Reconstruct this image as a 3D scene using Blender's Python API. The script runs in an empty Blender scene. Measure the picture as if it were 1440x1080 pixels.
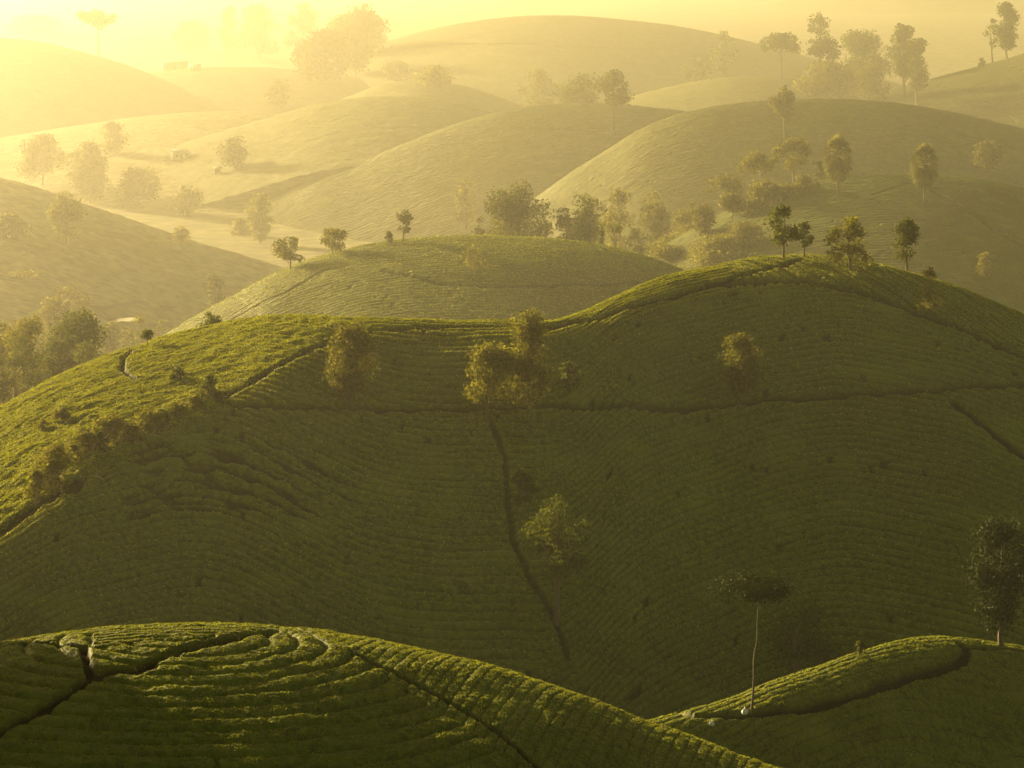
import bpy, math, random
import numpy as np
from mathutils import Vector

S = bpy.context.scene
COL = S.collection
R = math.radians

# ------------------------------------------------------------------ camera, sky, sun, exposure
F, CX, HY, CAM_H = 3387.0, 720.0, -40.0, 75.0      # focal length, centre column, horizon row (photo pixels), camera height (m)
cam_d = bpy.data.cameras.new('camera')
cam_d.sensor_width = 36.0
cam_d.lens = 36.0 * F / 1440.0
cam_d.shift_y = -(540.0 - HY) / 1440.0
cam_d.clip_start = 1.0
cam_d.clip_end = 20000.0
cam = bpy.data.objects.new('camera', cam_d)
cam.location = (0, 0, CAM_H)
cam.rotation_euler = (R(90), 0, 0)
COL.objects.link(cam)
S.camera = cam

SUN_AZ, SUN_EL = 44.0, 13.0                          # degrees left of straight ahead, above the horizon
world = bpy.data.worlds.new('World')
S.world = world
world.use_nodes = True
wn, wl = world.node_tree.nodes, world.node_tree.links
sky = wn.new('ShaderNodeTexSky')
sky.sky_type = 'NISHITA'
sky.sun_disc = False
sky.sun_elevation = R(SUN_EL)
sky.sun_rotation = R(-SUN_AZ)
sky.dust_density = 2.0
sky.air_density = 1.0
warm = wn.new('ShaderNodeMix'); warm.data_type = 'RGBA'; warm.blend_type = 'MULTIPLY'; warm.inputs[0].default_value = 1.0
warm.inputs[7].default_value = (0.85, 0.71, 0.30, 1)      # dusty golden air: the sky's own colour on this morning
wl.new(sky.outputs[0], warm.inputs[6]); wl.new(warm.outputs[2], wn['Background'].inputs['Color'])
wn['Background'].inputs['Strength'].default_value = 0.05

sd = bpy.data.lights.new('sun', 'SUN')
sd.energy = 5.0
sd.angle = R(0.5)
sd.color = (1.0, 0.78, 0.40)
sun = bpy.data.objects.new('sun', sd)
svec = Vector((-math.sin(R(SUN_AZ)) * math.cos(R(SUN_EL)), math.cos(R(SUN_AZ)) * math.cos(R(SUN_EL)), math.sin(R(SUN_EL))))
sun.rotation_euler = svec.to_track_quat('Z', 'Y').to_euler()
COL.objects.link(sun)

S.view_settings.view_transform = 'Standard'
S.view_settings.look = 'None'
S.view_settings.gamma = 1.0
S.view_settings.exposure = 1.74
S.view_settings.use_curve_mapping = False

S.render.engine = 'CYCLES'
cy = S.cycles
cy.max_bounces = 6
cy.diffuse_bounces = 2
cy.glossy_bounces = 2
cy.transmission_bounces = 2
cy.volume_bounces = 1
cy.transparent_max_bounces = 8
cy.use_denoising = True
cy.sample_clamp_indirect = 5.0

HAZE_DENSITY, HAZE_G, HAZE_COL = 0.00029, 0.80, (1.0, 0.95, 0.80)

# ------------------------------------------------------------------ numpy helpers
def _hash(ix, iy, seed):
    h = (ix.astype(np.int64) * 374761393 + iy.astype(np.int64) * 668265263 + seed * 974634777) & 0x7fffffff
    h = ((h ^ (h >> 13)) * 1274126177) & 0x7fffffff
    return ((h ^ (h >> 16)) & 0xffff) / 65535.0

def vnoise(x, y, seed=0):
    x = np.asarray(x, float); y = np.asarray(y, float)
    ix, iy = np.floor(x), np.floor(y)
    fx, fy = x - ix, y - iy
    u, v = fx * fx * (3 - 2 * fx), fy * fy * (3 - 2 * fy)
    a, b = _hash(ix, iy, seed), _hash(ix + 1, iy, seed)
    c, d = _hash(ix, iy + 1, seed), _hash(ix + 1, iy + 1, seed)
    return (a + (b - a) * u) * (1 - v) + (c + (d - c) * u) * v

def fbm(x, y, seed=0, octs=4):
    s, a, t = 0.0, 0.5, 0.0
    for o in range(octs):
        s = s + a * vnoise(x * 2 ** o + 17.3 * o, y * 2 ** o - 9.1 * o, seed + o); t += a; a *= 0.55
    return s / t * 2 - 1

def sstep(a, b, x):
    t = np.clip((x - a) / (b - a), 0, 1)
    return t * t * (3 - 2 * t)

def curve(pts):
    """smooth curve through (px, value) points, straight beyond its ends"""
    p = np.array(pts, float); xs, ys = p[:, 0], p[:, 1]
    d = np.diff(ys) / np.diff(xs)
    m = np.empty_like(ys); m[0], m[-1] = d[0], d[-1]
    m[1:-1] = (d[:-1] * np.diff(xs)[1:] + d[1:] * np.diff(xs)[:-1]) / (xs[2:] - xs[:-2])
    def f(x):
        x = np.asarray(x, float)
        i = np.clip(np.searchsorted(xs, x) - 1, 0, len(xs) - 2)
        h = xs[i + 1] - xs[i]; t = (x - xs[i]) / h; tc = np.clip(t, 0, 1)
        v = ((1 + 2 * tc) * (1 - tc) ** 2) * ys[i] + tc * (1 - tc) ** 2 * h * m[i] + tc * tc * (3 - 2 * tc) * ys[i + 1] + tc * tc * (tc - 1) * h * m[i + 1]
        v = v + np.where(t < 0, t * h * m[0], 0) + np.where(t > 1, (t - 1) * h * m[-1], 0)
        return v
    return f

def mesh_grid(name, X, Y, Z, mat, attrs=None):
    n, m = X.shape
    me = bpy.data.meshes.new(name)
    co = np.stack([X, Y, Z], -1).reshape(-1, 3).astype(np.float32)
    idx = np.arange(n * m, dtype=np.int32).reshape(n, m)
    q = np.stack([idx[:-1, :-1], idx[1:, :-1], idx[1:, 1:], idx[:-1, 1:]], -1).reshape(-1, 4)
    fill_mesh(me, co, q, 4)
    for k, v in (attrs or {}).items():
        a = me.attributes.new(k, 'FLOAT', 'POINT'); a.data.foreach_set('value', v.reshape(-1).astype(np.float32))
    me.polygons.foreach_set('use_smooth', np.ones(len(q), dtype=bool))
    me.materials.append(mat)
    o = bpy.data.objects.new(name, me); COL.objects.link(o)
    return o

def fill_mesh(me, co, faces, k):
    me.vertices.add(len(co)); me.vertices.foreach_set('co', co.reshape(-1).astype(np.float32))
    me.loops.add(faces.size); me.loops.foreach_set('vertex_index', faces.reshape(-1).astype(np.int32))
    me.polygons.add(len(faces))
    me.polygons.foreach_set('loop_start', np.arange(0, faces.size, k, dtype=np.int32))
    me.polygons.foreach_set('loop_total', np.full(len(faces), k, dtype=np.int32))
    me.update(calc_edges=True); me.validate()

def mesh_obj(name, co, faces, mat, parent=None, smooth=False):
    """co (n,3), faces (m,4): one mesh object"""
    me = bpy.data.meshes.new(name)
    fill_mesh(me, np.asarray(co, float), np.asarray(faces), np.asarray(faces).shape[1])
    if smooth: me.polygons.foreach_set('use_smooth', np.ones(len(faces), dtype=bool))
    me.materials.append(mat)
    o = bpy.data.objects.new(name, me); COL.objects.link(o)
    if parent: o.parent = parent
    return o

def tag(o, label=None, cat=None, group=None, kind=None):
    if label: o['label'] = label
    if cat: o['category'] = cat
    if group: o['group'] = group
    if kind: o['kind'] = kind
    return o

def empty(name, loc):
    o = bpy.data.objects.new(name, None); COL.objects.link(o); o.location = loc; o.empty_display_size = 0.5
    return o

# ------------------------------------------------------------------ materials
def nt(name):
    m = bpy.data.materials.new(name); m.use_nodes = True
    t = m.node_tree; t.nodes.clear()
    return m, t.nodes, t.links, t.nodes.new('ShaderNodeOutputMaterial')

def mix(n, l, fac, a, b):
    x = n.new('ShaderNodeMix'); x.data_type = 'RGBA'
    for s, v in ((x.inputs[0], fac), (x.inputs[6], a), (x.inputs[7], b)):
        if hasattr(v, 'is_linked') or isinstance(v, bpy.types.NodeSocket): l.new(v, s)
        elif isinstance(v, (int, float)): s.default_value = v
        else: s.default_value = (*v, 1)
    return x.outputs[2]

def tea_material(name, dark, light, scale, bump=0.3, soil=(0.024, 0.016, 0.008)):
    m, n, l, out = nt(name)
    tc = n.new('ShaderNodeTexCoord')
    n1 = n.new('ShaderNodeTexNoise'); n1.inputs['Scale'].default_value = scale; n1.inputs['Detail'].default_value = 6
    n2 = n.new('ShaderNodeTexNoise'); n2.inputs['Scale'].default_value = 0.035; n2.inputs['Detail'].default_value = 3
    l.new(tc.outputs['Object'], n1.inputs['Vector']); l.new(tc.outputs['Object'], n2.inputs['Vector'])
    r1 = n.new('ShaderNodeMapRange'); r1.inputs[1].default_value = 0.35; r1.inputs[2].default_value = 0.65
    l.new(n1.outputs[0], r1.inputs[0])
    c = mix(n, l, r1.outputs[0], dark, light)
    r2 = n.new('ShaderNodeMapRange'); r2.inputs[1].default_value = 0.4; r2.inputs[2].default_value = 0.7; r2.inputs[4].default_value = 0.5
    l.new(n2.outputs[0], r2.inputs[0])
    c = mix(n, l, r2.outputs[0], c, tuple(v * k for v, k in zip(dark, (1.25, 0.85, 0.9))))
    n3 = n.new('ShaderNodeTexNoise'); n3.inputs['Scale'].default_value = 0.16; n3.inputs['Detail'].default_value = 5; l.new(tc.outputs['Object'], n3.inputs['Vector'])
    r3 = n.new('ShaderNodeMapRange'); r3.inputs[1].default_value = 0.52; r3.inputs[2].default_value = 0.72; r3.inputs[4].default_value = 0.55
    l.new(n3.outputs[0], r3.inputs[0]); c = mix(n, l, r3.outputs[0], c, tuple(v * 1.25 for v in light))
    at = n.new('ShaderNodeAttribute'); at.attribute_name = 'soil'
    so = n.new('ShaderNodeMath'); so.operation = 'MULTIPLY'; so.inputs[1].default_value = 1.4; so.use_clamp = True; l.new(at.outputs['Fac'], so.inputs[0])
    c = mix(n, l, so.outputs[0], c, soil)
    b = n.new('ShaderNodeBsdfPrincipled'); b.inputs['Roughness'].default_value = 0.75
    sp = n.new('ShaderNodeMath'); sp.operation = 'MULTIPLY_ADD'; sp.inputs[1].default_value = -0.2; sp.inputs[2].default_value = 0.2; sp.use_clamp = True
    l.new(so.outputs[0], sp.inputs[0]); l.new(sp.outputs[0], b.inputs['Specular IOR Level'])
    l.new(c, b.inputs['Base Color'])
    bp = n.new('ShaderNodeBump'); bp.inputs['Strength'].default_value = bump; bp.inputs['Distance'].default_value = 0.25
    l.new(n1.outputs[0], bp.inputs['Height']); l.new(bp.outputs[0], b.inputs['Normal'])
    l.new(b.outputs[0], out.inputs['Surface'])
    return m

def leaf_material(name, a, b, trans=0.45, rough=0.6):
    m, n, l, out = nt(name)
    g = n.new('ShaderNodeNewGeometry')
    c = mix(n, l, g.outputs['Random Per Island'], a, b)
    oi = n.new('ShaderNodeObjectInfo')
    hs = n.new('ShaderNodeHueSaturation')
    mr = n.new('ShaderNodeMapRange'); mr.inputs[3].default_value = 0.8; mr.inputs[4].default_value = 1.15
    l.new(oi.outputs['Random'], mr.inputs[0]); l.new(mr.outputs[0], hs.inputs['Value']); l.new(c, hs.inputs['Color'])
    d = n.new('ShaderNodeBsdfDiffuse'); t = n.new('ShaderNodeBsdfTranslucent')
    l.new(hs.outputs[0], d.inputs[0]); l.new(hs.outputs[0], t.inputs[0])
    ms = n.new('ShaderNodeMixShader'); ms.inputs[0].default_value = trans
    l.new(d.outputs[0], ms.inputs[1]); l.new(t.outputs[0], ms.inputs[2])
    gl = n.new('ShaderNodeBsdfGlossy'); gl.inputs['Roughness'].default_value = 0.6
    m2 = n.new('ShaderNodeMixShader'); m2.inputs[0].default_value = 0.015
    l.new(ms.outputs[0], m2.inputs[1]); l.new(gl.outputs[0], m2.inputs[2])
    l.new(m2.outputs[0], out.inputs['Surface'])
    return m

def plain_material(name, a, b, scale=3.0, rough=0.8, bump=0.2, stretch=(1, 1, 1)):
    m, n, l, out = nt(name)
    tc = n.new('ShaderNodeTexCoord'); mp = n.new('ShaderNodeMapping'); mp.inputs['Scale'].default_value = stretch
    l.new(tc.outputs['Object'], mp.inputs[0])
    x = n.new('ShaderNodeTexNoise'); x.inputs['Scale'].default_value = scale; x.inputs['Detail'].default_value = 5
    l.new(mp.outputs[0], x.inputs['Vector'])
    b_ = n.new('ShaderNodeBsdfPrincipled'); b_.inputs['Roughness'].default_value = rough
    l.new(mix(n, l, x.outputs[0], a, b), b_.inputs['Base Color'])
    bp = n.new('ShaderNodeBump'); bp.inputs['Strength'].default_value = bump; bp.inputs['Distance'].default_value = 0.05
    l.new(x.outputs[0], bp.inputs['Height']); l.new(bp.outputs[0], b_.inputs['Normal'])
    l.new(b_.outputs[0], out.inputs['Surface'])
    return m

M_TEA = tea_material('tea_bushes', (0.060, 0.078, 0.005), (0.150, 0.165, 0.009), 2.2, 0.5)
M_FAR = tea_material('tea_bushes_far', (0.070, 0.080, 0.008), (0.140, 0.140, 0.014), 0.6, 0.35)
M_FIELD = tea_material('mist_paled_fields', (0.13, 0.125, 0.034), (0.27, 0.235, 0.075), 0.25, 0.3)  # yellowish field grass, paled further: valley mist put into the colour
M_GROUND = tea_material('valley_ground', (0.080, 0.085, 0.020), (0.22, 0.19, 0.060), 0.08, 0.2)
M_TEALEAF = leaf_material('tea_leaf', (0.14, 0.16, 0.007), (0.34, 0.33, 0.013), 0.45)
M_LEAF = leaf_material('leaf_green', (0.040, 0.052, 0.006), (0.13, 0.135, 0.014), 0.5)
M_LEAF_O = leaf_material('leaf_olive', (0.080, 0.084, 0.008), (0.23, 0.205, 0.020), 0.5)
M_LEAF_SHADE = leaf_material('leaf_shaded', (0.022, 0.032, 0.005), (0.055, 0.065, 0.010), 0.15)  # darker copy of the green leaf: shade put into its colour
M_BARK = plain_material('bark_brown', (0.10, 0.07, 0.045), (0.17, 0.13, 0.09), 4.0, 0.9, 0.5, (1, 1, 0.2))
M_PALE = plain_material('bark_pale', (0.16, 0.13, 0.09), (0.28, 0.24, 0.18), 3.0, 0.85, 0.4, (1, 1, 0.3))
M_PATH = plain_material('pale_dirt', (0.10, 0.085, 0.045), (0.15, 0.13, 0.07), 0.4, 0.9, 0.1)
M_WALL = plain_material('house_wall', (0.30, 0.27, 0.21), (0.38, 0.35, 0.28), 0.8, 0.8, 0.05)
M_ROOF = plain_material('house_roof', (0.33, 0.31, 0.28), (0.42, 0.4, 0.36), 0.8, 0.45, 0.05)
M_DARK = plain_material('house_opening', (0.03, 0.03, 0.03), (0.05, 0.05, 0.045), 1.0, 0.6, 0.02)
M_BAG = plain_material('white_sack', (0.7, 0.7, 0.68), (0.85, 0.85, 0.82), 6.0, 0.6, 0.3)
M_WATER, _n, _l, _o = nt('pond_water')
_b = _n.new('ShaderNodeBsdfPrincipled'); _b.inputs['Base Color'].default_value = (0.05, 0.05, 0.035, 1); _b.inputs['Roughness'].default_value = 0.12
_b.inputs['IOR'].default_value = 1.33
_x = _n.new('ShaderNodeTexNoise'); _x.inputs['Scale'].default_value = 0.8
_p = _n.new('ShaderNodeBump'); _p.inputs['Strength'].default_value = 0.08; _p.inputs['Distance'].default_value = 0.05
_l.new(_x.outputs[0], _p.inputs['Height']); _l.new(_p.outputs[0], _b.inputs['Normal']); _l.new(_b.outputs[0], _o.inputs['Surface'])

# ------------------------------------------------------------------ terrain
def ground_z(X, Y):
    X = np.asarray(X, float); Y = np.asarray(Y, float)
    z = 6.0 * sstep(245, 206, Y) + 1.0 * fbm(X / 60, Y / 60, 5, 3) + 30 * sstep(2200, 6500, Y) * (1 + 0.6 * fbm(X / 400, Y / 900, 8, 2))
    z = z - 46 * sstep(350, 520, Y) * (1 - sstep(2000, 3200, Y))
    return z

class Hill:
    """a rounded hill given by its skyline, the distance of that skyline, and how it falls away on both sides"""
    def __init__(s, sil, Ys, x0, x1, s1=0.3, w1=12, s2=None, ridge=None, w2=8, sb=0.5, front=150, back=90):
        s.sil, s.Ys, s.x0, s.x1 = curve(sil), (curve(Ys) if isinstance(Ys, list) else (lambda px: np.full(np.shape(px), float(Ys)))), x0, x1
        s.s1, s.w1, s.s2, s.w2, s.sb, s.front, s.back = s1, w1, s2, w2, sb, front, back
        s.grooves = []
        s.flats = []
        s.tr = None
        if ridge:
            rc = curve(ridge); pxs = np.linspace(x0, x1, 400)
            lo, hi = np.zeros(400), np.full(400, 180.0)
            tgt = rc(pxs)
            for _ in range(40):
                mid = (lo + hi) / 2
                y = s.row(pxs, mid, g0=True)
                lo, hi = np.where(y < tgt, mid, lo), np.where(y < tgt, hi, mid)
            tr = (lo + hi) / 2
            k = np.ones(9) / 9
            tr = np.convolve(np.pad(tr, 4, 'edge'), k, 'valid')
            s.tr = lambda px: np.interp(px, pxs, tr)
    def g(s, px, t, g0=False):
        a = np.where(t > 0, s.s1, s.sb)
        v = a * (np.sqrt(t * t + s.w1 ** 2) - s.w1)
        if s.tr is not None and not g0:
            d = t - s.tr(px); dd = np.clip(d / s.w2, -30, 30)
            v = v + (s.s2 - s.s1) * s.w2 * np.where(dd < 25, np.log1p(np.exp(dd)), dd)
        return v
    def row(s, px, t, g0=False):
        return s.sil(px) + F * s.g(px, t, g0) / (s.Ys(px) - t)
    def z(s, X, Y):
        px = CX + F * X / Y; t = s.Ys(px) - Y
        z = CAM_H - (s.sil(px) - HY) / F * Y - s.g(px, t)
        return np.where((px >= s.x0) & (px <= s.x1) & (t < s.front) & (t > -s.back), s.flatten(X, Y, z), -99)
    def flatten(s, X, Y, Z):
        for cx, cy, rad, fz in s.flats:
            m = 1 - sstep(rad * 0.95, rad * 1.9, np.hypot(X - cx, Y - cy))
            Z = Z * (1 - m) + fz * m
        return Z
    def point(s, px, py):
        """the spot on the near side of the hill that shows at this place"""
        lo, hi = -3.0, float(s.front)
        for _ in range(40):
            m = (lo + hi) / 2
            if s.row(px, m) < py: lo = m
            else: hi = m
        return s.at(px, (lo + hi) / 2)
    def at(s, px, t):
        Y = float(s.Ys(px)) - t; X = (px - CX) / F * Y
        return Vector((X, Y, float(s.z(np.array(X), np.array(Y)))))
    def groove(s, pts, width, depth=0.7, soil=0.8, wob=0.35):
        """a worn path through the bushes"""
        P = [s.point(*p) for p in pts]
        q = []
        for a, b in zip(P[:-1], P[1:]):
            k = max(2, int((b - a).length / 0.8))
            for i in range(k): q.append(a.lerp(b, i / k))
        q.append(P[-1])
        s.grooves.append((np.array([(p.x, p.y) for p in q]), width, depth, soil, wob))

def groove_field(h, X, Y):
    soil = np.zeros_like(X); cut = np.zeros_like(X)
    for k, (q, w, dep, so, wob) in enumerate(h.grooves):
        w_ = w * (1 + wob * fbm(X / 2.5, Y / 2.5, 40 + k, 2))
        wx = X + 0.5 * wob * fbm(X / 4, Y / 4, 60 + k, 2); wy = Y + 0.5 * wob * fbm(X / 4, Y / 4, 70 + k, 2)
        sel = (X > q[:, 0].min() - 4) & (X < q[:, 0].max() + 4) & (Y > q[:, 1].min() - 4) & (Y < q[:, 1].max() + 4)
        xs, ys = wx[sel], wy[sel]; d = np.full(xs.shape, 1e9)
        for i in range(0, len(q) - 1):
            a, b = q[i], q[i + 1]; ab = b - a; L = (ab ** 2).sum() + 1e-9
            u = np.clip(((xs - a[0]) * ab[0] + (ys - a[1]) * ab[1]) / L, 0, 1)
            d = np.minimum(d, np.hypot(xs - a[0] - u * ab[0], ys - a[1] - u * ab[1]))
        m = 1 - sstep(0.55, 1.0, d / w_[sel])
        cut[sel] = np.maximum(cut[sel], m * dep); soil[sel] = np.maximum(soil[sel], m * so)
    return cut, soil

def rows(phase, along, amp, seed, gap=0.20, warp=0.16):
    """rounded bush rows with narrow gaps: phase counts rows"""
    ph = phase + warp * fbm(along / 5, phase / 3, seed, 2)
    f = np.abs((ph - np.floor(ph)) * 2 - 1)
    v = 1 - np.clip(f - (1 - gap * 3), 0, None) ** 2 / (gap * 3) ** 2
    k = np.floor(ph)
    v = v * (0.85 + 0.3 * vnoise(along / 3.0, k * 7.7, seed + 3))
    miss = sstep(0.92, 0.97, vnoise(along / 1.3, k * 13.1, seed + 9)) * 0.8
    return amp * (v * (1 - miss) - 1)

hills = {}
FAR, DEEP = 1.15, 1.18
def hill(key, *a, **k):
    if key not in 'ABC':
        m = DEEP * (FAR if key in 'EHIK' else 1.0)
        a = list(a); a[1] = a[1] * m
        for q in ('front', 'back', 'w1', 'w2'):
            if q in k: k[q] = k[q] * m
    hills[key] = Hill(*a, **k); return hills[key]

A = hill('A', [(-500, 1130), (-300, 1015), (-160, 945), (0, 902), (60, 892), (130, 883), (200, 879), (280, 877), (380, 880), (450, 887), (520, 899), (600, 914), (680, 931), (760, 955), (840, 984), (910, 1013), (980, 1037), (1040, 1060), (1110, 1085), (1250, 1140), (1400, 1215), (1600, 1330)],
         [(-500, 135), (300, 141), (1600, 136)], -500, 1600, s1=0.58, w1=8, sb=0.35, front=50, back=45)
B = hill('B', [(800, 1030), (880, 1012), (945, 1000), (1000, 987), (1040, 975), (1100, 951), (1150, 935), (1200, 918), (1250, 904), (1300, 897), (1360, 897), (1400, 903), (1440, 910), (1560, 945), (1700, 1010), (1900, 1140)],
         [(800, 150), (1100, 166), (1300, 178), (1560, 184), (1900, 186)], 800, 1900, s1=0.42, w1=3, s2=0.95, w2=1.9, sb=0.35, front=50, back=45,
         ridge=[(800, 1034), (880, 1014), (945, 1004), (1000, 1005), (1060, 1005), (1120, 996), (1200, 976), (1290, 946), (1350, 930), (1440, 940), (1560, 975), (1700, 1040), (1900, 1165)])
C = hill('C', [(-650, 1030), (-430, 850), (-240, 705), (-150, 655), (0, 573), (50, 545), (100, 520), (180, 490), (230, 474), (300, 457), (380, 447), (450, 445), (540, 447), (620, 450), (700, 450), (780, 449), (820, 438), (870, 413), (930, 390), (1000, 374), (1060, 363), (1120, 359), (1180, 361), (1240, 372), (1300, 388), (1350, 404), (1400, 424), (1440, 440), (1560, 500), (1660, 560), (1780, 645), (1950, 800), (2150, 1000)],
         [(-650, 205), (-240, 218), (0, 239), (160, 250), (300, 256), (400, 253), (500, 251), (700, 250), (780, 251), (870, 261), (960, 271), (1060, 278), (1160, 282), (1300, 281), (1660, 275), (2150, 270)], -650, 2150, s1=0.27, w1=4, s2=0.56, w2=3, sb=0.45, front=112, back=75,
         ridge=[(-650, 1180), (-430, 1010), (-240, 880), (-150, 835), (0, 745), (60, 705), (150, 645), (220, 606), (310, 560), (400, 510), (460, 482), (520, 464), (620, 459), (700, 459), (780, 458), (820, 450), (870, 438), (930, 417), (1000, 400), (1060, 393), (1120, 394), (1180, 403), (1240, 417), (1300, 438), (1360, 465), (1440, 500), (1560, 565), (1660, 625), (1780, 715), (1950, 870), (2150, 1070)])
D = hill('D', [(120, 560), (200, 492), (260, 452), (320, 420), (380, 386), (430, 366), (480, 351), (540, 340), (620, 333), (700, 331), (780, 335), (850, 345), (900, 357), (950, 375), (1010, 400), (1100, 440)],
         440, 120, 1100, s1=0.22, w1=6, s2=0.42, w2=5, sb=0.4, front=140, back=100,
         ridge=[(120, 640), (200, 560), (260, 500), (320, 452), (380, 418), (440, 388), (520, 372), (620, 362), (700, 360), (780, 362), (860, 372), (920, 388), (1000, 420), (1100, 460)])
Eh = hill('E', [(780, 440), (880, 380), (960, 330), (1040, 287), (1100, 263), (1160, 250), (1220, 246), (1300, 245), (1360, 250), (1440, 265), (1560, 300), (1700, 360), (1850, 440), (2050, 560)],
          520, 780, 2050, s1=0.36, w1=20, sb=0.4, front=170, back=110)
Fh = hill('F', [(660, 345), (740, 288), (790, 251), (850, 213), (900, 182), (950, 162), (1000, 150), (1060, 143), (1140, 139), (1200, 140), (1280, 147), (1350, 160), (1440, 182), (1560, 225), (1700, 290), (1900, 390), (2100, 490)],
          890, 660, 2100, s1=0.29, w1=50, sb=0.35, front=300, back=170)
G = hill('G', [(330, 300), (400, 268), (450, 247), (500, 230), (560, 205), (640, 175), (700, 158), (760, 149), (840, 145), (900, 149), (960, 156), (1100, 190), (1250, 240)],
         1050, 330, 1250, s1=0.33, w1=50, sb=0.3, front=300, back=200)
Hr = hill('H', [(1050, 175), (1130, 155), (1200, 139), (1260, 123), (1320, 108), (1380, 92), (1440, 75), (1540, 45), (1660, 20), (1800, 25), (1950, 60), (2200, 160)],
          1220, 1050, 2200, s1=0.26, w1=70, sb=0.3, front=300, back=200)
I = hill('I', [(300, 150), (420, 105), (480, 80), (540, 60), (600, 43), (660, 31), (720, 24), (800, 22), (880, 28), (960, 38), (1010, 48), (1080, 65), (1200, 98), (1350, 145)],
         1600, 300, 1350, s1=0.22, w1=130, sb=0.25, front=600, back=300)
J = hill('J', [(60, 250), (150, 228), (230, 208), (300, 188), (380, 165), (430, 150), (500, 138), (560, 135), (620, 140), (680, 155), (760, 185), (840, 225)], 1180, 60, 840, s1=0.25, w1=40, sb=0.3, front=150, back=150)
J2 = hill('J2', [(380, 175), (440, 155), (490, 136), (540, 119), (590, 112), (640, 118), (700, 136), (760, 160), (820, 190)], 1350, 380, 820, s1=0.25, w1=40, sb=0.3, front=150, back=150)
K = hill('K', [(-700, 190), (-450, 105), (-260, 58), (-100, 48), (0, 53), (60, 59), (120, 74), (180, 92), (240, 116), (320, 155), (400, 195)], 1380, -700, 400, s1=0.24, w1=75, sb=0.3, front=330, back=200)
L = hill('L', [(-700, 250), (-500, 190), (-260, 190), (-120, 225), (0, 250), (60, 266), (120, 287), (200, 314), (280, 341), (340, 358), (420, 385), (520, 425)], 780, -700, 520, s1=0.19, w1=30, sb=0.3, front=270, back=120)
Mh = hill('M', [(-700, 240), (-260, 205), (-80, 200), (0, 193), (100, 178), (200, 164), (300, 157), (400, 160), (500, 175), (620, 205)], 1300, -700, 620, s1=0.2, w1=80, sb=0.2, front=330, back=150)
N = hill('N', [(60, 130), (150, 112), (240, 98), (330, 94), (420, 98), (520, 108), (620, 125), (740, 150)], 1700, 60, 740, s1=0.2, w1=90, sb=0.2, front=350, back=200)
O = hill('O', [(800, 165), (880, 138), (960, 118), (1040, 108), (1120, 112), (1200, 130), (1300, 160)], 1400, 800, 1300, s1=0.22, w1=70, sb=0.25, front=260, back=160)
P = hill('P', [(760, 70), (900, 48), (1000, 22), (1110, 0), (1250, -20), (1440, -26), (1700, -24)], 3600, 760, 1700, s1=0.2, w1=250, sb=0.25, front=1000, back=500)

def surf_z(X, Y):
    z = float(ground_z(np.array(X), np.array(Y)))
    for h in hills.values(): z = max(z, float(h.z(np.array(float(X)), np.array(float(Y)))))
    return z

# worn paths
A.groove([(-60, 1052), (0, 1030), (60, 1000), (130, 950), (190, 935), (250, 915), (300, 900), (380, 886)], 0.52, 0.81)
A.groove([(35, 900), (75, 900), (118, 907), (124, 930), (132, 948)], 0.34, 0.72)
A.groove([(132, 948), (165, 942), (205, 938)], 0.60, 0.72)
A.groove([(500, 915), (560, 945), (640, 988), (700, 1030), (760, 1085)], 0.26, 0.54)
B.groove([(945, 1003), (975, 1006), (1060, 1005), (1120, 996), (1200, 976), (1290, 946), (1350, 930), (1362, 917), (1350, 906)], 0.45, 0.81)
B.groove([(1360, 912), (1400, 911), (1440, 916)], 0.26, 0.45)
ridge_left = [(-40, 770), (0, 745), (60, 705), (110, 672)]
C.groove(ridge_left, 0.8, 0.9)
C.groove([(305, 562), (350, 540), (400, 510), (440, 490), (465, 480), (520, 464)], 0.58, 0.77)
C.groove([(520, 463), (600, 460), (700, 459), (780, 456), (800, 453), (840, 449), (900, 428), (960, 410), (1000, 398), (1060, 381), (1100, 374), (1125, 366)], 0.58, 0.85)
C.groove([(755, 470), (780, 459), (800, 453)], 0.65, 0.68)
C.groove([(1000, 398), (1060, 394), (1120, 396), (1180, 405), (1240, 420), (1300, 441), (1360, 467), (1440, 502)], 1.00, 1.30)
C.groove([(310, 566), (340, 572), (400, 573), (500, 570), (600, 571), (680, 573), (760, 573), (900, 571), (1000, 569), (1100, 561), (1200, 553), (1320, 549), (1440, 541)], 0.50, 0.75, 0.6)
C.groove([(683, 578), (700, 615), (711, 640), (713, 690), (722, 760), (745, 815), (772, 855), (790, 895), (800, 925)], 0.36, 0.55, 0.5)
C.groove([(1342, 568), (1380, 595), (1440, 642)], 0.65, 0.85)
C.groove([(185, 492), (172, 505), (172, 520), (190, 535)], 0.34, 0.55, 0.9)
C.groove([(225, 618), (260, 645), (330, 690)], 0.29, 0.42, 0.4)
D.groove([(300, 462), (340, 440), (400, 412), (440, 388), (470, 376)], 0.58, 0.77, 0.5)
D.groove([(540, 380), (620, 398), (680, 403), (760, 402), (840, 400), (900, 396)], 0.79, 0.85, 0.6)
D.groove([(845, 348), (890, 372), (925, 392)], 0.50, 0.68, 0.5)
Eh.groove([(1310, 268), (1345, 285), (1400, 325), (1440, 348)], 0.65, 0.77, 0.6)
Eh.groove([(1225, 275), (1290, 255), (1345, 250)], 0.43, 0.59, 0.4)
Fh.groove([(1100, 146), (1100, 200)], 0.58, 0.51, 0.3); Fh.groove([(1290, 172), (1340, 186), (1400, 200), (1470, 226)], 0.65, 0.68, 0.5)
G.groove([(560, 215), (640, 190), (720, 180), (800, 182), (880, 180)], 1.2, 0.9, 0.4)
I.groove([(560, 70), (680, 62), (800, 66), (920, 70)], 2.5, 1.4, 0.4)
Hr.groove([(1345, 118), (1390, 145), (1430, 172)], 0.94, 0.77, 0.5)

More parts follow.
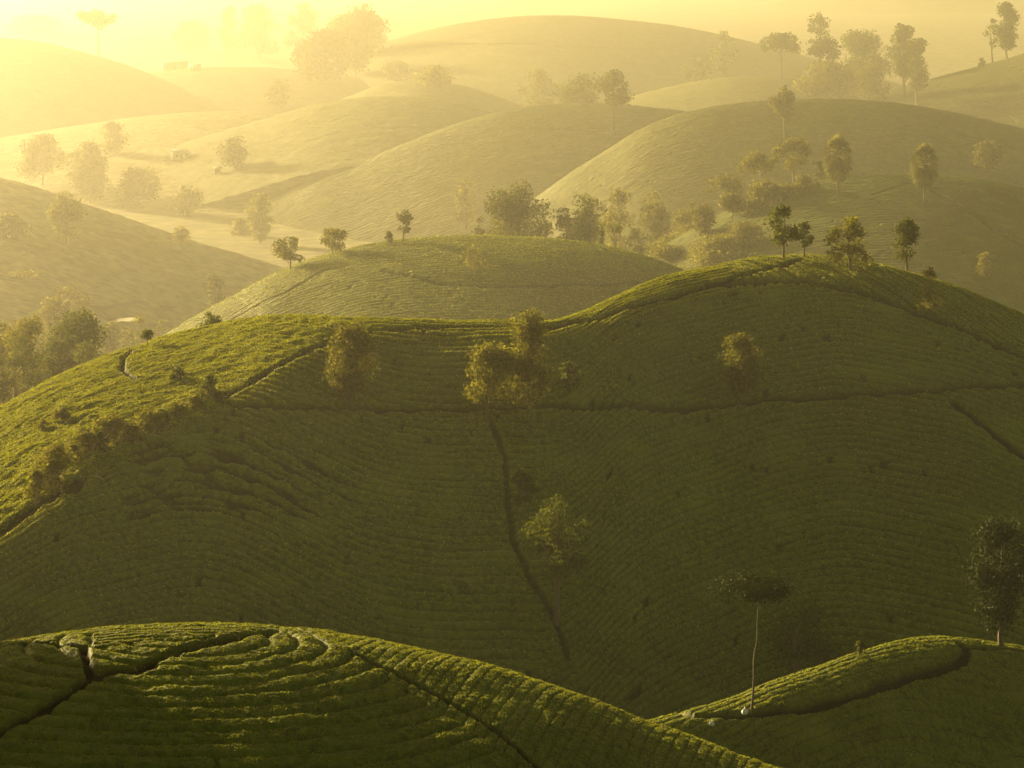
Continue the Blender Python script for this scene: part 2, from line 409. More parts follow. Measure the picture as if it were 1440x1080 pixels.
for px_, py_, rad_ in ((176, 450, 5.5), (150, 478, 3.5)):
    q_ = L.point(px_, py_); L.flats.append((q_.x, q_.y, rad_, q_.z - 0.3))
def tea_leaf_scatter(name, label, X, Y, Z, ok, dens, size, seed):
    """tea shoots standing up from the bushes: countless small leaves in one object"""
    rng = np.random.default_rng(seed)
    ax = np.stack([X[1:, :-1] - X[:-1, :-1], Y[1:, :-1] - Y[:-1, :-1]], -1); ay = np.stack([X[:-1, 1:] - X[:-1, :-1], Y[:-1, 1:] - Y[:-1, :-1]], -1)
    area = np.abs(ax[..., 0] * ay[..., 1] - ax[..., 1] * ay[..., 0]) * dens * ok[:-1, :-1]
    cnt = rng.poisson(area)
    i, j = np.nonzero(cnt); rep = np.repeat(np.arange(len(i)), cnt[i, j]); i, j = i[rep], j[rep]
    u, v = rng.random(len(i)), rng.random(len(i))
    def lerp(Q): return (Q[i, j] * (1 - u) + Q[i + 1, j] * u) * (1 - v) + (Q[i, j + 1] * (1 - u) + Q[i + 1, j + 1] * u) * v
    c = np.stack([lerp(X), lerp(Y), lerp(Z) + size * 0.25], -1)
    return leaf_mesh(name, c, size, rng, M_TEALEAF, up=0.8)

def leaf_mesh(name, c, size, rng, mat, up=0.3, parent=None, squash=0.55):
    n = len(c)
    if not np.isscalar(size): size = size[:, None]
    d = rng.normal(size=(n, 3)); d /= np.linalg.norm(d, axis=1, keepdims=True)         # leaf direction
    d[:, 2] = d[:, 2] * (1 - up) + up * rng.random(n)
    d /= np.linalg.norm(d, axis=1, keepdims=True)
    q = rng.normal(size=(n, 3)); s = np.cross(d, q); s /= np.linalg.norm(s, axis=1, keepdims=True) + 1e-9
    k = size * (0.5 + 0.95 * rng.random((n, 1)))
    a, b = c - d * k * 0.5, c + d * k * 0.5
    v = np.stack([a, c + s * k * squash * 0.5, b, c - s * k * squash * 0.5], 1).reshape(-1, 3)
    f = np.arange(4 * n).reshape(n, 4)
    return mesh_obj(name, v, f, mat, parent)

def build_hill(key, label, mat, du, dt, row_kind, amp, lump, fine, spacing=1.5, scatter=None, x_lo=None, x_hi=None, front=None, back_step=6):
    h = hills[key]
    front = front or h.front
    Ymid = float(np.mean(h.Ys(np.array([h.x0, h.x1]))))
    st = du * F / Ymid; lo, hi = max(x_lo or h.x0, h.x0), min(x_hi or h.x1, h.x1)
    pxs = np.concatenate([np.arange(h.x0, lo - st * 3, st * 6), np.arange(lo, hi, st), np.arange(hi + st * 3, h.x1 + st * 6, st * 6)])
    pxs = np.minimum(pxs, h.x1)
    pxs = np.unique(pxs)
    ts = np.concatenate([np.arange(-h.back, -8, back_step), np.arange(-8, front, dt)])
    PX, T = np.meshgrid(pxs, ts, indexing='ij')
    Y = h.Ys(PX) - T; X = (PX - CX) / F * Y
    Z = CAM_H - (h.sil(PX) - HY) / F * Y - h.g(PX, T)
    Z = h.flatten(X, Y, Z)
    cut, soil = groove_field(h, X, Y)
    d, leafy = row_kind(h, PX, T, X, Y, amp, spacing)
    keep = 1 - np.clip(cut / 0.8, 0, 1)
    cut = cut * (0.75 if key in ('A', 'B', 'C') else 1.0)
    Z2 = Z + d * keep + lump * (0.6 if key == 'C' else 1.0) * fbm(X / 1.1, Y / 1.1, 21, 3) * keep + fine * (vnoise(X / 0.28, Y / 0.28, 33) - 0.5) * keep - cut * 0.9 + 0.25 * fbm(X / 9, Y / 9, 35, 2)
    gap = np.clip((-d / max(amp, 1e-6) - 0.55) * 1.6, 0, 1) * 0.55
    o = mesh_grid('hill', X, Y, Z2, mat, {'soil': np.clip(np.maximum(soil, gap), 0, 1)})
    tag(o, label, 'hill', kind='structure')
    if scatter:
        dens, size, lab, reg, seed = scatter
        ok = (soil < 0.3) * (gap < 0.3) * reg(PX, T, h) * (T > -6) * (PX > lo) * (PX < hi)
        s = tea_leaf_scatter('tea_foliage', lab, X, Y, Z2, ok * (T > -6), dens, size, seed)
        tag(s, lab, 'tea bushes', kind='stuff')
    return o

def rk_contour(h, PX, T, X, Y, amp, sp):
    return rows(T / sp + 0.8 * fbm(X / 40, Y / 40, 12, 2), X, amp, 1), 1

def rk_A(h, PX, T, X, Y, amp, sp):
    x0, y0 = -19.0, 137.0
    py = h.row(PX, T)
    ph = np.hypot((X - x0) * 0.6, (Y - y0) * 0.85) / sp + 0.6 * fbm(X / 14, Y / 14, 12, 2)
    pv = (X + 0.22 * T) / (sp * 0.66) + 0.35 * fbm(X / 10, Y / 10, 13, 2)
    right = PX > 515 + (py - 925) * 1.42
    # the band above the path runs level along the crest
    lev = T / (sp * 0.62) + 0.5 * fbm(X / 12, Y / 12, 14, 2)
    band = sstep(120, 140, PX) * (1 - sstep(330, 420, PX)) * (1 - sstep(3.0, 4.5, T - 0.009 * (330 - PX)))
    a = rows(ph, np.arctan2(Y - y0, X - x0) * 20, amp, 2)
    b = rows(lev, X, amp * 0.8, 4)
    c = rows(pv, Y, amp * 0.75, 7, 0.10)
    return np.where(right, c, np.where(band > 0.5, b, a)), 1

def rk_C(h, PX, T, X, Y, amp, sp):
    tr = h.tr(PX)
    face = rows(T / sp + 0.5 * fbm(X / 45, Y / 45, 12, 2), X, amp * 1.45, 1, 0.24, 0.07)
    strip = rows((X * 0.93 + (h.Ys(PX) - T - 255) * 0.55) / (sp * 1.2) + 0.3 * fbm(X / 15, Y / 15, 13, 2), Y, amp * 2.6, 5, 0.11)
    onstrip = (T < tr) & (PX > 1030)
    onleft = (T < tr) & (PX < 520)
    mid = (T < tr) & ~onstrip & ~onleft
    leafy = rows(T / 1.2 + 1.5 * fbm(X / 6, Y / 6, 15, 3), X, amp * 0.25, 6) + 0.22 * fbm(X / 1.3, Y / 1.3, 16, 3)
    v = np.where(onstrip, strip, np.where(onleft, leafy, face))
    # overgrown bushes on the left of the face, and the scrubby ridge
    py = h.row(PX, T)
    rough = sstep(130, 220, PX) * (1 - sstep(430, 540, PX)) * sstep(610, 640, py) * (1 - sstep(700, 745, py))
    v = v + rough * (0.55 * fbm(X / 2.0, Y / 1.3, 18, 3) + rows(T / 2.2 + 0.6 * fbm(X / 8, Y / 8, 19, 2), X, 0.9, 8, 0.25))
    scrub = sstep(40, 90, PX) * (1 - sstep(290, 320, PX)) * np.exp(-((T - tr + 1) / 3.8) ** 2)
    v = v + scrub * 1.1 * (fbm(X / 2.2, Y / 2.2, 20, 3) + 0.2)
    bare = sstep(60, 90, PX) * (1 - sstep(120, 150, PX)) * np.exp(-((py - 585) / 18) ** 2)
    return v + bare * 0.6 * fbm(X / 1.5, Y / 1.5, 22, 2), 1

def rk_far(h, PX, T, X, Y, amp, sp):
    return rows(T / sp + 1.2 * fbm(X / 60, Y / 60, 12, 2), X, amp, 1, 0.3), 1

everywhere = lambda PX, T, h: 1.0
build_hill('A', 'rounded tea hill in front with curving bush rows and a forked path', M_TEA, 0.10, 0.075, rk_A, 0.30, 0.09, 0.07, 1.0,
           (100, 0.10, 'tea shoots covering the rounded front hill', everywhere, 3), x_lo=-250, x_hi=1250, front=48)
build_hill('B', 'dark tea hill low at the corner with a path below its crest', M_TEA, 0.12, 0.10, rk_contour, 0.14, 0.10, 0.08, 1.05,
           (70, 0.105, 'tea shoots covering the dark corner hill', everywhere, 4), x_lo=800, x_hi=1720, front=34)
def reg_C(PX, T, h):
    return np.where((T < h.tr(PX) + 1.5) & (PX < 1020), 1.0, np.where(T < h.tr(PX), 0.35, 0.10))
build_hill('C', 'broad main tea hill with two summits joined by a saddle', M_TEA, 0.20, 0.15, rk_C, 0.38, 0.13, 0.08, 1.12,
           (130, 0.17, 'tea shoots covering the broad main hill', reg_C, 5), x_lo=-330, x_hi=1720, front=100)
build_hill('D', 'pale lit tea hill directly behind the saddle', M_TEA, 0.33, 0.25, rk_contour, 0.4, 0.17, 0.0, 1.35,
           (8, 0.26, 'tea shoots covering the pale hill behind the saddle', everywhere, 6))
build_hill('E', 'tea hill carrying the two palms', M_TEA, 0.36, 0.28, rk_contour, 0.75, 0.17, 0.0, 1.9, x_hi=1500)
build_hill('F', 'wide sunlit tea hill rising behind the palms', M_FAR, 0.7, 0.5, rk_far, 0.95, 0.2, 0.0, 2.9, x_hi=1520)
build_hill('G', 'hazy tea hill in the middle of the valley', M_FAR, 0.9, 0.6, rk_far, 1.0, 0.3, 0.0, 3.4)
build_hill('H', 'hazy tea slope under the tall paired trees', M_FAR, 1.0, 0.7, rk_far, 1.0, 0.3, 0.0, 3.8, x_hi=1560)
for key, lab in (('I', 'large faint hill on the far skyline'), ('J', 'low pale hill in thick mist'), ('J2', 'low pale hill behind the misty mound'), ('K', 'misty hill under the lone tree in the corner'),
                 ('L', 'sloping hill spur on the valley side'), ('M', 'faint misty rise across the valley'), ('N', 'faint far rise carrying tall trees'), ('O', 'faint low hill below the umbrella trees')):
    build_hill(key, lab, M_FIELD if key in ('L', 'M') else M_FAR, 1.6, 1.1, rk_far, 0.5, 0.5, 0.0, 3.2, x_lo=max(hills[key].x0, -150))
build_hill('P', 'very faint mountain slope beyond everything', M_FAR, 8, 8, rk_far, 0.0, 1.5, 0.0, 5, back_step=40)

# added peak out of view, made up as a light blocker: it keeps the low sun off the near air and the near slopes
PEAK_H, PEAK_P = 134.0, 70.0
def shade_peak():
    d = Vector((math.sin(R(SUN_AZ)), -math.cos(R(SUN_AZ)), 0)); p = Vector((-d.y, d.x, 0))
    c = d * -215 + p * (PEAK_P - 85)
    n, m = 140, 60
    th = np.linspace(0, 2 * np.pi, n); q = np.linspace(0, 1, m)
    TH, Q = np.meshgrid(th, q, indexing='ij')
    prof = np.where(Q < 0.7, 1.12 - 0.17 * Q, (1.001) * np.sqrt(np.clip(1 - ((Q - 0.7) / 0.3) ** 2.6, 0, 1)))
    co, si = np.cos(TH), np.sin(TH)
    sq = (np.abs(co) ** 4 + np.abs(si) ** 4) ** -0.25
    a, b_ = 85 * sq * co, 42 * sq * si
    wob = 1 + 0.05 * fbm(TH * 3, Q * 6, 91, 4) * np.where((TH > 0.6) & (TH < 5.6), 1, 0.4)
    X = c.x + (p.x * a + d.x * b_) * prof * wob; Y = c.y + (p.y * a + d.y * b_) * prof * wob
    Z = -3 + (PEAK_H + 3) * (Q ** 0.8) + 3 * fbm(TH * 9, Q * 14, 92, 3) * (Q > 0.05) * (Q < 1)
    X[-1], Y[-1], Z[-1] = X[0], Y[0], Z[0]
    o = mesh_grid('mountain', X, Y, Z, M_FAR, {'soil': np.zeros_like(X)})
    tag(o, 'added unseen peak that blocks the low sun', 'mountain', kind='structure')
shade_peak()

gx = np.concatenate([np.linspace(-2900, -260, 30), np.linspace(-250, 250, 160), np.linspace(260, 2900, 30)])
gy = np.concatenate([np.linspace(-150, 200, 12), np.linspace(210, 1200, 250), np.linspace(1220, 7900, 80)])
GX, GY = np.meshgrid(gx, gy, indexing='ij')
go = mesh_grid('ground', GX, GY, ground_z(GX, GY), M_GROUND, {'soil': 0.2 * sstep(262, 235, GY)})
tag(go, 'misty valley floor between the hills', 'ground', kind='structure')

def flat_patch(name, label, cat, outline, mat, lift=0.15):
    """a flat outline in photo places laid on the valley floor"""
    pts = []
    for px, py in outline:
        Y = CAM_H * F / (py - HY)
        for _ in range(6):
            z = surf_z((px - CX) / F * Y, Y); Y = (CAM_H - z) * F / (py - HY)
        pts.append(((px - CX) / F * Y, Y, z + lift))
    return pts

def ribbon(name, label, pts, w, mat):
    P_ = []
    q = [flat_patch('', '', '', [p], mat)[0] for p in pts]
    for a, b in zip(q[:-1], q[1:]):
        k = max(2, int(math.dist(a, b) / 3))
        for i in range(k):
            P_.append([a[0] + (b[0] - a[0]) * i / k, a[1] + (b[1] - a[1]) * i / k])
    P_.append(q[-1][:2]); P_ = np.array(P_)
    d = np.gradient(P_, axis=0); d /= np.linalg.norm(d, axis=1, keepdims=True) + 1e-9
    nrm = np.stack([-d[:, 1], d[:, 0]], -1)
    L_, R_ = P_ + nrm * w / 2, P_ - nrm * w / 2
    X = np.stack([L_[:, 0], P_[:, 0], R_[:, 0]], -1); Y = np.stack([L_[:, 1], P_[:, 1], R_[:, 1]], -1)
    Z = np.vectorize(surf_z)(X, Y) + 0.3
    o = mesh_grid(name, X, Y, Z, mat)
    return tag(o, label, 'path', kind='structure')

ribbon('path', 'pale dirt track winding past the pond', [(100, 408), (150, 418), (200, 432), (240, 447)], 2.0, M_PATH)

def pond(label, flat, seed):
    cx, cy, rad, fz = flat
    k = 48; a = np.linspace(0, 2 * np.pi, k, endpoint=False)
    rr = rad * (0.85 + 0.22 * np.sin(2 * a + seed) + 0.1 * np.sin(5 * a + 1) + 0.06 * np.sin(9 * a))
    me = bpy.data.meshes.new('pond')
    me.from_pydata([(cx + rr[i] * math.cos(a[i]), cy + rr[i] * math.sin(a[i]), fz + 0.42) for i in range(k)], [], [list(range(k))])
    me.materials.append(M_WATER)
    o = bpy.data.objects.new('pond', me); COL.objects.link(o)
    return tag(o, label, 'pond', kind='structure')
pond('bright pond reflecting the low sun beyond the left shoulder', L.flats[0], 1)
pond('small dull pond below the bright one', L.flats[1], 2)

# ------------------------------------------------------------------ trees
def tube(path, r0, r1, sides=6):
    path = np.array(path, float); n = len(path)
    d = np.gradient(path, axis=0); d /= np.linalg.norm(d, axis=1, keepdims=True) + 1e-9
    ref = np.array([1.0, 0.3, 0.1]); s = np.cross(d, ref); s /= np.linalg.norm(s, axis=1, keepdims=True) + 1e-9
    u = np.cross(d, s); a = np.linspace(0, 2 * np.pi, sides, endpoint=False)
    rad = np.linspace(r0, r1, n)[:, None, None]
    v = path[:, None, :] + rad * (np.cos(a)[None, :, None] * s[:, None, :] + np.sin(a)[None, :, None] * u[:, None, :])
    f = []
    for i in range(n - 1):
        for k in range(sides):
            k2 = (k + 1) % sides
            f.append((i * sides + k, i * sides + k2, (i + 1) * sides + k2, (i + 1) * sides + k))
    return v.reshape(-1, 3), np.array(f)

def join(parts):
    vs, fs, o = [], [], 0
    for v, f in parts:
        vs.append(v); fs.append(f + o); o += len(v)
    return np.concatenate(vs), np.concatenate(fs)

def crown_clumps(style, rng, h, w, cb):
    """centres and radii of the leaf clumps of a crown between heights cb and h, width w"""
    H_ = h - cb; out = []
    n = {'broad': 26, 'airy': 17, 'column': 24, 'umbrella': 15, 'shrub': 16, 'cone': 24, 'tall': 30}[style]
    for i in range(n):
        a = rng.random() * 2 * np.pi; q = rng.random(); k = math.sqrt(rng.random())
        if style == 'column': prof = 0.95 * math.sin(math.pi * min(1, 0.12 + 0.86 * q)) ** 0.5; rc = 0.26
        elif style == 'cone': prof = 1.05 * (1 - q) ** 0.7 + 0.1; rc = 0.22
        elif style == 'umbrella': q = 0.55 + 0.45 * q - 0.35 * k * k * rng.random(); prof = 1.0; rc = 0.17
        elif style == 'shrub': prof = math.sqrt(max(0.05, 1 - q * q)); rc = 0.26
        elif style == 'tall': prof = 0.9 * math.sin(math.pi * min(1, 0.1 + 0.85 * q ** 1.25)) ** 0.6; rc = 0.25
        elif style == 'airy': prof = math.sin(math.pi * (0.12 + 0.8 * q ** 0.85)) ** 0.55; rc = 0.16
        else: prof = math.sin(math.pi * (0.15 + 0.78 * q ** 0.8)) ** 0.5; rc = 0.21
        rad = w / 2 * max(0.05, prof * k - rc * 0.6) if style != 'airy' else w / 2 * prof * k * 0.9
        z = cb + H_ * (0.08 + 0.84 * q)
        rr = w * rc * (0.6 + 0.7 * rng.random())
        rr = min(rr, max(0.25 * w, 0.1) if style != 'airy' else rr)
        if z + rr * 0.75 > h: z = h - rr * 0.75
        out.append((np.array([rad * math.cos(a), rad * math.sin(a), z]), rr))
    # one clump near the very top
    rr = w * 0.16
    out.append((np.array([rng.normal() * 0.06 * w, 0, h - rr * 0.7]), rr))
    return out

def tree(name, label, cat, base, h, w, cb, style='broad', seed=0, leaf=0.25, dens=1.0, mat=None, bark=None, group=None, trunk_r=None, lean=0.0):
    rng = np.random.default_rng(1000 + seed)
    root = empty(name, base); tag(root, label, cat, group)
    cl = crown_clumps(style, rng, h, w, cb)
    tr = trunk_r or 0.022 * h + 0.02
    parts = []
    lx, ly = rng.normal(0, 0.03, 2) * h; lx += lean * h
    stems = 1 if style != 'shrub' else 4
    top = np.array([lx, ly, cb + (h - cb) * 0.75])
    for s in range(stems):
        if style == 'shrub': top_s = np.array([*(rng.normal(0, 0.18, 2) * w), h * 0.7]); r0 = tr * 0.7
        else: top_s = top; r0 = tr
        b0 = np.array([0.0, 0, -0.4])
        k = np.linspace(0, 1, 8)[:, None]
        wob = np.cumsum(rng.normal(0, 0.006, (8, 3)), 0) * h; wob[:, 2] = 0; wob[0] = 0
        path = b0 * (1 - k) + top_s * k + wob
        parts.append(tube(path, r0, r0 * 0.35, 7 if s == 0 else 5))
        if s == 0: main = path
    for c, rr in cl:
        zt = np.clip(c[2] - (0.25 + 0.3 * rng.random()) * (np.hypot(c[0], c[1]) + 0.15 * (h - cb)) - 0.05 * h, main[0, 2] + 0.35 * (cb if cb > 0 else 0.1 * h) + 0.4, main[-1, 2])
        st = np.array([np.interp(zt, main[:, 2], main[:, i]) for i in range(3)])
        midp = (st + c) / 2 + np.array([0, 0, 0.06 * np.linalg.norm(c - st)])
        k = np.linspace(0, 1, 5)[:, None]
        path = st * (1 - k) ** 2 + 2 * midp * k * (1 - k) + c * k ** 2
        frac = 1 - 0.65 * (zt - main[0, 2]) / (main[-1, 2] - main[0, 2] + 1e-6)
        parts.append(tube(path, tr * frac * 0.45, tr * 0.08, 4))
    v, f = join(parts)
    mesh_obj('trunk', v, f, bark or M_BARK, root, True)
    pts, sz = [], []
    for c, rr in cl:
        n = int(max(10, dens * 3.2 * rr * rr * math.pi / (leaf * leaf * 0.45)))
        d = rng.normal(size=(n, 3)); d /= np.linalg.norm(d, axis=1, keepdims=True)
        rad = rr * (0.25 + 0.95 * rng.random((n, 1)) ** 0.7) * (1 + 0.25 * np.sin(d[:, :1] * 5 + c[0]) * np.cos(d[:, 1:2] * 4))
        p = c + d * rad * np.array([1, 1, 0.78])
        pts.append(p)
    p = np.concatenate(pts); p = p[(p[:, 2] > 0.05) & (p[:, 2] < h * 1.03)]
    leaf_mesh('crown', p, leaf, rng, mat or M_LEAF, 0.25, root, 0.6)
    return root

def spot(px, place):
    """place: (hill, photo row of the foot) on a hill's near side, ('v', row) on whatever land shows there, or a distance"""
    if isinstance(place, tuple) and place[0] == 'v':
        Y = np.arange(120.0, 3600.0, 1.5); X = (px - CX) / F * Y
        z = ground_z(X, Y)
        for h in hills.values(): z = np.maximum(z, h.z(X, Y))
        hit = np.nonzero(z >= CAM_H - (place[1] - HY) / F * Y)[0]
        i = hit[0] if len(hit) else -1
        return Vector((X[i], Y[i], z[i] - 0.05))
    if isinstance(place, tuple): return hills[place[0]].point(px, place[1])
    Y = float(place) * (1.25 if 380 <= place <= 1000 and px < 480 else FAR if 480 <= place <= 720 and px > 860 else 0.93 if 480 <= place <= 600 and px > 540 else 1.0)
    if place >= 380: Y *= DEEP
    X = (px - CX) / F * Y
    return Vector((X, Y, surf_z(X, Y)))

def plant(name, label, px, top, wpx, place, style='broad', cbf=0.3, seed=0, dens=1.0, mat=None, bark=None, group=None, lean=0.0, leafpx=4.2):
    b = spot(px, place)
    s = F / b.y
    foot = HY + (CAM_H - b.z) * s
    h = max(0.6, (foot - top) / s); w = wpx / s
    leaf = max(0.15, leafpx / s)
    cat = 'shrub' if name == 'shrub' else 'tree'
    return tree(name, label, cat, b, h, w, h * cbf, style, seed, leaf, dens * 0.75, mat, bark, group, None, lean)

